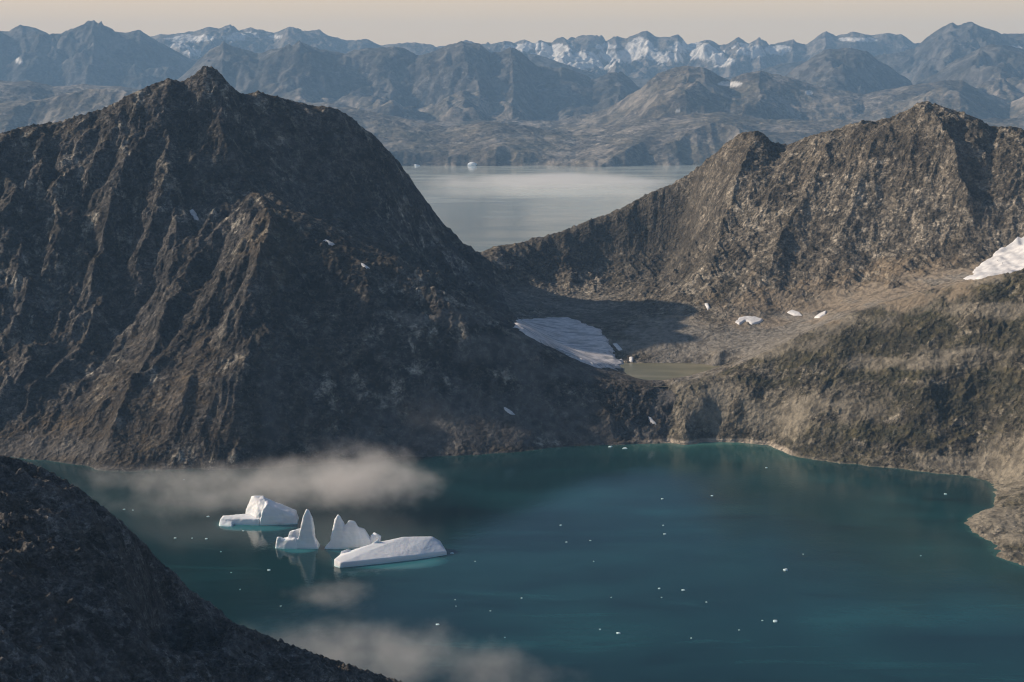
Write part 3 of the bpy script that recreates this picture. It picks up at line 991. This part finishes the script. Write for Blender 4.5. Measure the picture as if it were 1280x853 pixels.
def drape(name, poly_px, mat, thick, step, soft, jag=.0):
    pts = [T.hit(a, b, 3300, 7500) for a, b in poly_px]
    pts = [p for p in pts if p is not None]
    if len(pts) > 3 and max(a for a, b in poly_px) - min(a for a, b in poly_px) < 45:
        my = np.median([p[1] for p in pts])
        pts = [p for p in pts if abs(p[1] - my) < 40] or pts
    poly = [(p[0], p[1]) for p in pts]
    pa = np.array(poly)
    gx = np.arange(pa[:, 0].min() - step, pa[:, 0].max() + 2 * step, step)
    gy = np.arange(pa[:, 1].min() - step, pa[:, 1].max() + 2 * step, step)
    GX_, GY_ = np.meshgrid(gx, gy)
    ins, dm = in_poly(GX_ + fbm(GX_ / 25, GY_ / 25, 3) * jag, GY_ + fbm(GX_ / 25 + 5, GY_ / 25, 3) * jag, poly)
    sd_ = np.where(ins, dm, -dm)
    th = -thick * .6 + thick * 1.6 * sstep(-soft * .3, soft, sd_)
    hz = T.h(GX_, GY_)
    # snow fills hollows: smooth the ground under it
    hs = hz.copy()
    for _ in range(4):
        hs[1:-1, 1:-1] = (hs[:-2, 1:-1] + hs[2:, 1:-1] + hs[1:-1, :-2] + hs[1:-1, 2:]) / 4
    top = np.maximum(hs, hz - thick) + th
    keep = (sd_ > -step * 1.5)[:-1, :-1]
    if keep.sum() < 2:
        return None
    o = mesh_from(name, GX_, GY_, top, keep, {}, mat)
    m = o.modifiers.new('depth', 'SOLIDIFY')
    m.thickness = thick * 1.5
    m.offset = -1
    return o


o = drape('glacier', [(648, 399), (662, 401), (690, 399), (715, 399), (735, 408), (752, 412), (762, 428), (770, 444), (785, 455), (770, 462), (748, 461), (725, 452), (700, 440), (676, 430), (655, 420), (640, 408)], M_GLAC, 9, 4.0, 22, 14)
tag(o, 'small dirty crevassed glacier above the olive lake', kind='structure')
patches = [
    ([(1204, 350), (1216, 338), (1232, 325), (1250, 310), (1268, 297), (1285, 290), (1330, 278), (1380, 280), (1380, 325), (1330, 332), (1285, 336), (1262, 342), (1240, 345), (1222, 350)], 6, 4, 14, 'large white snowfield on the mountainside at the right edge'),
    ([(233, 252), (238, 256), (244, 266), (250, 277), (255, 287), (250, 284), (243, 275), (236, 263)], 5, 2.5, 4, 'thin slanting snow streak in a gully below the dark summit'),
    ([(403, 301), (412, 302), (420, 307), (412, 307)], 4, 2.5, 4, 'tiny snow streak near the brown knoll on the dark mountain'),
    ([(448, 328), (456, 330), (464, 336), (456, 335)], 4, 2.5, 4, 'tiny snow streak on the spur crest of the dark mountain'),
    ([(628, 508), (634, 511), (640, 515), (646, 520), (638, 519), (631, 514)], 5, 2.5, 4, 'small white snow patch alone on the shaded scree slope'),
    ([(918, 403), (924, 398), (935, 396), (945, 397), (955, 400), (948, 405), (940, 407), (932, 402), (924, 407)], 5, 2.5, 5, 'jagged white snow patch below the sunlit cliff, widest of that row'),
    ([(983, 391), (990, 388), (1000, 391), (1004, 395), (992, 395)], 5, 2.5, 5, 'middle snow patch in the row below the sunlit cliff'),
    ([(1017, 398), (1024, 393), (1034, 389), (1033, 393), (1024, 398)], 5, 2.5, 5, 'right-end snow patch in the row below the sunlit cliff'),
    ([(765, 430), (772, 430), (779, 438), (773, 439)], 4, 2.5, 4, 'small snow bit on the rubble beside the glacier front'),
    ([(786, 446), (792, 447), (792, 453), (787, 453)], 4, 2.5, 4, 'small snow bit at the lake edge by the glacier'),
    ([(808, 520), (814, 522), (820, 528), (822, 533), (815, 530)], 4, 2.5, 4, 'small snow streak in the ravine between lake and bay'),
    ([(880, 380), (886, 380), (888, 386), (884, 388)], 4, 2.5, 4, 'tiny snow patch tucked under the cliff above the scree'),
]
for poly, th_, st, sf_, lb in patches:
    o = drape('snow_patch', poly, M_SNOW, th_, st, sf_, 6 if th_ > 5 else (3 if th_ > 4 and len(poly) > 8 and poly[0][0] > 300 else .6))
    if o:
        tag(o, lb, 'snow patch', 'snow patches on the mountains')

# ------------------------------------------------------------------ icebergs
g = NT('iceberg_ice')
nn = g.noise(14, 6, .55)
nst = g.noise(30, 4, .5, stretch=(.3, .3, 1.8), rot=(R(12), R(14), 0))
col = g.mix(g.ss(nst, .42, .60), (.88, .91, .94), (.97, .97, .97))
rgi = g.ridge(11, 5, .55, stretch=(1, 1, .7))
col = g.mix(g.ss(rgi, 1.4, 2.4, 0, .5), col, (.55, .72, .82))
geo = g.n('ShaderNodeNewGeometry')
sepz = g.n('ShaderNodeSeparateXYZ')
g.l(geo.outputs['Position'], sepz.inputs[0])
col = g.mix(g.ss(sepz.outputs[2], 5.0, .5, 0, .75), col, (.50, .76, .80))
g.l(col, g.b.inputs['Base Color'])
g.b.inputs['Roughness'].default_value = .55
g.b.inputs['Subsurface Weight'].default_value = .25
g.b.inputs['Subsurface Radius'].default_value = (1.0, 1.3, 1.6)
g.b.inputs['Subsurface Scale'].default_value = 3.0
g.l(g.bump(g.math('ADD', nn, g.math('MULTIPLY', nst, 1.2)), 1.6, .6), g.b.inputs['Normal'])
M_ICE = g.m

PXM = 1.80     # metres per photo pixel out at the icebergs


def ice_part(name, chunks, parent, seed=1, vox=1.6, disp=2.0, dsize=16.0):
    """convex chunks of ice (points in photo pixels: right, back, up) fused into one worn body"""
    bm = bmesh.new()
    for pts in chunks:
        vs = [bm.verts.new((a * PXM, b * PXM, c * PXM)) for a, b, c in pts]
        r = bmesh.ops.convex_hull(bm, input=vs)
        junk = [v for v in r['geom_interior'] + r['geom_unused'] if isinstance(v, bmesh.types.BMVert)]
        if junk:
            bmesh.ops.delete(bm, geom=list(set(junk)), context='VERTS')
    me = bpy.data.meshes.new(name)
    bm.to_mesh(me)
    bm.free()
    me.materials.append(M_ICE)
    o = bpy.data.objects.new(name, me)
    C.objects.link(o)
    if parent:
        o.parent = parent
    m = o.modifiers.new('fuse', 'REMESH')
    m.mode = 'VOXEL'
    m.voxel_size = vox
    m.use_smooth_shade = True
    m = o.modifiers.new('melt', 'SMOOTH')
    m.factor = .5
    m.iterations = 2
    tx = bpy.data.textures.new(name, 'CLOUDS')
    tx.noise_scale = dsize
    tx.noise_depth = 3
    tx.noise_basis = 'IMPROVED_PERLIN'
    m = o.modifiers.new('wear', 'DISPLACE')
    m.texture = tx
    m.texture_coords = 'GLOBAL'
    m.strength = disp * 2
    m.mid_level = .5
    tx = bpy.data.textures.new(name, 'VORONOI')
    tx.noise_scale = 9
    m = o.modifiers.new('facet', 'DISPLACE')
    m.texture = tx
    m.texture_coords = 'GLOBAL'
    m.strength = disp * .6
    m.mid_level = .4
    return o


def berg(px, py, label, rz=0):
    q = W(px, py)
    o = bpy.data.objects.new('iceberg', None)
    C.objects.link(o)
    o.location = q
    o.rotation_euler = (0, 0, rz)
    tag(o, label, 'iceberg', 'icebergs grounded in the bay')
    return o


# first: tall block with a low shelf on its left
b1 = berg(325, 655, 'iceberg with a tall angular block and a low flat shelf on its left')
ice_part('ice_block', [
    [(-1, -8, -8), (50, -2, -8), (48, 30, -8), (-12, 30, -8), (4, -7, 17), (46, 0, 11), (44, 22, 12), (10, -2, 27), (28, 12, 20), (3, 12, 33)],
    [(-24, 12, -8), (2, -7, -8), (4, 20, -8), (-22, 28, -8), (-21, 16, 14), (0, -5, 15), (-9, 12, 34), (-13, 15, 33), (4, 12, 35), (6, -1, 25), (2, 26, 20)],
    [(16, 10, 15), (46, 14, 10), (45, 24, 10), (20, 26, 18), (36, 18, 17), (18, 16, 22)],
], b1)
ice_part('ice_shelf', [
    [(-52, -2, -8), (0, -9, -8), (0, 12, -8), (-50, 12, -8), (-52, 0, 6), (0, -6, 8), (0, 12, 12), (-50, 10, 8), (-46, 4, 9)],
    [(-53, -14, -8), (-32, -16, -8), (-30, 0, -8), (-52, 0, -8), (-50, -10, 1), (-34, -13, 1), (-36, -2, 4), (-52, 0, 5)],
], b1, disp=1.2)
# second: narrow spire with a shoulder
b2 = berg(372, 684, 'slender iceberg with one tall spire and a lumpy left shoulder')
ice_part('ice_spire', [
    [(-6, -8, -8), (30, -10, -8), (30, 10, -8), (-4, 12, -8), (-2, -4, 12), (22, -4, 10), (20, 6, 14), (0, 8, 16)],
    [(0, -5, 5), (22, -6, 4), (22, 7, 4), (1, 8, 5), (7, -3, 37), (10, -4, 44), (17, -3, 42), (20, 0, 36), (20, 4, 28), (8, 4, 38), (12, 1, 49), (15, 0, 48)],
], b2, disp=1.4)
ice_part('ice_shoulder', [
    [(-26, -8, -8), (2, -10, -8), (4, 12, -8), (-24, 12, -8), (-25, -3, 8), (-2, -5, 12), (0, 6, 15), (-22, 5, 9)],
    [(-13, -4, 0), (4, -4, 0), (4, 8, 0), (-12, 8, 0), (-10, 0, 20), (-3, -1, 22), (6, 2, 24), (-8, 5, 19)],
    [(-27, -5, -2), (-16, -6, -2), (-17, 5, -2), (-26, 5, -2), (-25, -2, 13), (-20, -2, 14), (-18, 2, 12), (-25, 3, 12)],
], b2, disp=1.4)
# third: twin topped cone with a knob at its right foot
b3 = berg(440, 684, 'cone shaped iceberg with twin tops and a small knob at its right foot')
ice_part('ice_cone', [
    [(-34, -10, -8), (26, -8, -8), (24, 14, -8), (-28, 14, -8), (-33, -6, 2), (24, -4, 4), (-18, -2, 18), (8, -3, 18), (4, 6, 24)],
    [(-28, -7, 0), (-4, -8, 0), (-4, 10, 0), (-24, 10, 0), (-21, -1, 35), (-17, -2, 41), (-13, 0, 39), (-9, 1, 30), (-17, 5, 40)],
    [(-14, -8, 2), (16, -9, 2), (16, 8, 2), (-12, 8, 2), (-9, -2, 28), (-3, -4, 35), (4, -4, 34), (9, -3, 26), (4, 3, 32)],
    [(2, -6, 2), (27, -6, 2), (25, 10, 2), (4, 10, 2), (8, -2, 27), (14, -1, 24), (16, 4, 22), (22, 1, 12)],
], b3, disp=1.5)
ice_part('ice_knob', [
    [(18, -5, -8), (34, -5, -8), (34, 6, -8), (18, 6, -8), (20, -2, 4), (32, -2, 5), (30, 3, 5)],
    [(22, -4, 0), (34, -4, 0), (34, 5, 0), (23, 5, 0), (23, -1, 15), (31, -3, 17), (36, 1, 14), (27, 4, 18)],
], b3, disp=1.0, vox=1.3)
# fourth: long low whale-backed berg
b4 = berg(488, 706, 'long low whale backed iceberg nearest of the four, with pale stripes')
ice_part('ice_hull', [
    [(-67, -6, -8), (-66, -4, 8), (-60, -13, -8), (-57, -11, 6), (0, 6, -8), (0, 8, 6), (30, 18, -8), (32, 20, 5), (66, 34, -8), (65, 37, 4),
     (62, 62, -8), (56, 60, 10), (47, 52, 18), (12, 44, 20), (-20, 31, 17), (-46, 18, 12), (-60, 14, 9), (-60, 20, -8), (0, 64, -8), (10, 62, 12)],
], b4, disp=.4, dsize=26)
ice_part('ice_fin', [
    [(-36, 24, -6), (-14, 30, -6), (-14, 42, -6), (-34, 36, -6), (-30, 28, 13), (-20, 30, 19), (-16, 32, 22), (-20, 36, 16)],
    [(-64, 10, -6), (-46, 14, -6), (-46, 26, -6), (-62, 24, -6), (-60, 14, 12), (-52, 16, 14), (-48, 20, 12)],
], b4, disp=1.0, vox=1.3)


# floating bits of ice
def chunk_mesh(seed, wd, dp, ht_):
    r = random.Random(seed)
    bm = bmesh.new()
    n = r.randint(7, 10)
    vs = []
    for i in range(n):
        a = i / n * 2 * math.pi
        k = r.uniform(.7, 1.05)
        vs.append(bm.verts.new((math.cos(a) * wd / 2 * k, math.sin(a) * dp / 2 * k, -.6)))
        vs.append(bm.verts.new((math.cos(a) * wd / 2 * k * .9, math.sin(a) * dp / 2 * k * .9, ht_ * r.uniform(.25, .6))))
    for i in range(3):
        vs.append(bm.verts.new((r.uniform(-.3, .3) * wd, r.uniform(-.25, .25) * dp, ht_ * r.uniform(.8, 1.1))))
    rr = bmesh.ops.convex_hull(bm, input=vs)
    junk = [v for v in rr['geom_interior'] + rr['geom_unused'] if isinstance(v, bmesh.types.BMVert)]
    if junk:
        bmesh.ops.delete(bm, geom=list(set(junk)), context='VERTS')
    me = bpy.data.meshes.new('ice_chunk')
    bm.to_mesh(me)
    bm.free()
    me.materials.append(M_ICE)
    return me


floes = [(260, 646, 6, 'flat ice floe drifting just left of the shelf of the tall block iceberg'), (219, 673, 6, 'small ice floe left of the icebergs, nearest the dark slope'),
         (258, 674, 6, 'small ice floe halfway between the dark slope and the spired iceberg'), (304, 664, 4, 'tiny ice floe just below the tall block iceberg'),
         (336, 713, 7, 'small ice floe in open water below the spired iceberg'), (351, 758, 4, 'tiny ice floe left of the faint fog wisp below the icebergs'),
         (565, 692, 7, 'small ice floe just off the right tip of the long low iceberg'), (763, 559, 8, 'faint ice floe in the shallows left of a brighter one, by the far beach'),
         (781, 561, 11, 'brightest ice floe in the turquoise shallows by the far beach'), (828, 624, 5, 'upper floe of three in a column below the far beach'),
         (829, 657, 4, 'middle and faintest floe of three in a column below the far beach'), (831, 668, 6, 'lowest floe of three in a column below the far beach'),
         (890, 620, 5, 'lone floe right of the column of three below the far beach'), (701, 657, 5, 'upper floe of a pair right of the long low iceberg, towards mid bay'),
         (708, 678, 5, 'lower floe of a pair right of the long low iceberg, towards mid bay'), (738, 676, 4, 'small floe just right of the pair towards mid bay'),
         (742, 702, 3, None), (982, 713, 10, 'wide thin ice floe in the middle of the dark right part of the bay'), (854, 738, 7, 'bright ice floe in the centre of the bay'),
         (824, 736, 5, 'smaller floe directly left of the bright one in the centre of the bay'), (883, 753, 4, 'small floe right of and below the bright one in the centre of the bay'),
         (827, 747, 3, None), (969, 777, 10, 'bright ice floe at the lower right of the bay'), (953, 776, 4, 'small floe touching the left of the bright one at lower right'),
         (924, 788, 4, 'small floe left of and below the bright one at lower right'), (773, 792, 9, 'long ice floe low in the middle of the photo'),
         (750, 787, 4, 'small floe just left of the long one low in the middle'), (547, 781, 7, 'ice floe near the bottom fog bank'),
         (613, 764, 4, 'small floe right of and above the bottom fog bank'), (570, 758, 3, None), (569, 750, 3, None),
         (652, 748, 4, None), (864, 798, 4, 'small floe nearest the bottom edge, right of the long floe'), (1182, 618, 6, 'ice floe close to the right-hand shore'),
         (958, 585, 5, 'lone floe in the dark water under the hillside, right of the beach'), (1151, 695, 3, None), (155, 637, 5, 'upper floe of two by the dark foreground slope, left'),
         (166, 638, 4, 'right-hand floe of two by the dark foreground slope'), (230, 600, 3, None),
         (240, 673, 3, None), (276, 690, 3, None), (289, 716, 3, None), (300, 737, 3, None), (1004, 693, 3, None), (764, 747, 3, None), (594, 702, 3, None), (631, 797, 3, None)]
protos = [chunk_mesh(s, 1, .8, .35) for s in range(6)]
rnd = random.Random(3)
for i, (a, b, wpx, lb) in enumerate(floes):
    q = W(a, b)
    o = bpy.data.objects.new('ice_floe', protos[i % 6])
    C.objects.link(o)
    t_ = math.hypot(q[1], CAMZ)
    s = wpx * .8 * t_ / FPX
    o.location = (q[0], q[1], 0)
    o.scale = (s, s * rnd.uniform(.8, 1.3), s * rnd.uniform(.7, 1.1) * .6)
    o.rotation_euler = (0, 0, rnd.uniform(-.5, .5))
    tag(o, lb or 'tiny scrap of drifting ice, only a white speck on the bay', 'ice floe', 'small ice floes drifting in the bay')
for a, b, wd, hh, lb in [(590, 206, 15, 7, 'largest white iceberg far off in the fjord beyond the mountains'), (521, 206, 12, 3, 'faint flat iceberg at the left end of the far fjord'), (537, 205, 6, 2, 'small iceberg second from left in the far fjord'), (573, 205, 6, 2, 'small iceberg just left of the largest one in the far fjord')]:
    q = W(a, b + 1.5)
    s = q[1] / FPX
    o = bpy.data.objects.new('iceberg', chunk_mesh(a, 1, .7, .5))
    C.objects.link(o)
    o.location = q
    o.scale = (wd * s, wd * s * .7, hh * s * 1.3)
    tag(o, lb, 'iceberg', 'icebergs in the far fjord')


# ------------------------------------------------------------------ low clouds
def cloud(px, py, z, rx, ry, rz, dens_, label, nscale=1.0, seed=0.0, thr=(.42, .68), col=(.97, .95, .94), rot=0.0, sx=1.0, name='fog'):
    q = W(px, py, z)
    bm = bmesh.new()
    bmesh.ops.create_icosphere(bm, subdivisions=3, radius=1.0)
    me = bpy.data.meshes.new(name)
    bm.to_mesh(me)
    bm.free()
    o = bpy.data.objects.new(name, me)
    C.objects.link(o)
    o.location = q
    o.scale = (rx, ry, rz)
    o.rotation_euler = (0, 0, rot)
    m = bpy.data.materials.new('cloud_vapour')
    m.use_nodes = True
    t = m.node_tree
    t.nodes.remove(t.nodes['Principled BSDF'])
    vs = t.nodes.new('ShaderNodeVolumePrincipled')
    vs.inputs['Color'].default_value = col + (1,)
    vs.inputs['Anisotropy'].default_value = .2
    tc_ = t.nodes.new('ShaderNodeTexCoord')
    ln = t.nodes.new('ShaderNodeVectorMath')
    ln.operation = 'LENGTH'
    t.links.new(tc_.outputs['Object'], ln.inputs[0])
    ge = t.nodes.new('ShaderNodeNewGeometry')
    mp = t.nodes.new('ShaderNodeMapping')
    t.links.new(ge.outputs['Position'], mp.inputs[0])
    mp.inputs['Scale'].default_value = (sx / (170 * nscale), 1 / (170 * nscale), 1.3 / (170 * nscale))
    mp.inputs['Location'].default_value = (seed, seed * .7, 0)
    nz_ = t.nodes.new('ShaderNodeTexNoise')
    t.links.new(mp.outputs[0], nz_.inputs['Vector'])
    nz_.inputs['Scale'].default_value = 1
    nz_.inputs['Detail'].default_value = 5
    nz_.inputs['Roughness'].default_value = .64
    # density = clamp(noise + (falloff - 1))
    fo = t.nodes.new('ShaderNodeMapRange')
    fo.interpolation_type = 'SMOOTHSTEP'
    t.links.new(ln.outputs['Value'], fo.inputs[0])
    fo.inputs[1].default_value = 1.0
    fo.inputs[2].default_value = .1
    fo.inputs[3].default_value = -.42
    fo.inputs[4].default_value = .15
    ad = t.nodes.new('ShaderNodeMath')
    ad.operation = 'ADD'
    t.links.new(nz_.outputs[0], ad.inputs[0])
    t.links.new(fo.outputs[0], ad.inputs[1])
    mr = t.nodes.new('ShaderNodeMapRange')
    mr.interpolation_type = 'SMOOTHSTEP'
    t.links.new(ad.outputs[0], mr.inputs[0])
    mr.inputs[1].default_value = thr[0]
    mr.inputs[2].default_value = thr[1]
    mr.inputs[3].default_value = 0
    mr.inputs[4].default_value = dens_
    t.links.new(mr.outputs[0], vs.inputs['Density'])
    t.links.new(vs.outputs[0], t.nodes['Material Output'].inputs['Volume'])
    me.materials.append(m)
    tag(o, label, kind='stuff')
    return o


cloud(255, 608, 45, 640, 430, 85, .0075, 'long bank of low fog drifting behind the icebergs', seed=1.3, thr=(.36, .95), nscale=.8)
cloud(455, 598, 70, 360, 380, 130, .0145, 'thick rounded end of the fog bank behind the icebergs', seed=4.1, thr=(.38, .92), nscale=.8)
cloud(385, 600, 60, 330, 330, 90, .0085, 'low middle part of the fog bank joining its thin and thick ends', seed=6.3, thr=(.36, .92), nscale=.7)
cloud(410, 742, 30, 190, 190, 36, .0065, 'faint wisp of fog on the water below the icebergs', seed=2.2, nscale=.5, thr=(.38, .85))
cloud(485, 822, 70, 560, 260, 66, .0095, 'strip of fog along the bottom edge beside the dark slope', seed=7.7, nscale=.7, rot=R(-24), thr=(.34, .92))
cloud(690, 226, 45, 2300, 1900, 85, .0030, 'flat pale fog layer over the far fjord', nscale=6, seed=3.0, thr=(.25, .8))
cloud(545, 520, 130, 190, 120, 110, .0012, 'thin mist against the foot of the shaded slope', seed=9.0, thr=(.36, .85))

# ------------------------------------------------------------------ haze
bm = bmesh.new()
bmesh.ops.create_cube(bm, size=1.0)
me = bpy.data.meshes.new('haze')
bm.to_mesh(me)
bm.free()
hz = bpy.data.objects.new('haze', me)
C.objects.link(hz)
top = max(3300.0, float(Zr.max()) + 80)
hz.scale = (270000, 152000, top + 120)
hz.location = (0, -24000, (top - 120) / 2)
m = bpy.data.materials.new('haze_air')
m.use_nodes = True
t = m.node_tree
t.nodes.remove(t.nodes['Principled BSDF'])
vs = t.nodes.new('ShaderNodeVolumePrincipled')
vs.inputs['Color'].default_value = (.38, .65, 1.0, 1)
vs.inputs['Density'].default_value = HAZE_DENSITY
vs.inputs['Anisotropy'].default_value = .0
t.links.new(vs.outputs[0], t.nodes['Material Output'].inputs['Volume'])
me.materials.append(m)
tag(hz, 'blue evening haze in the air', kind='stuff')
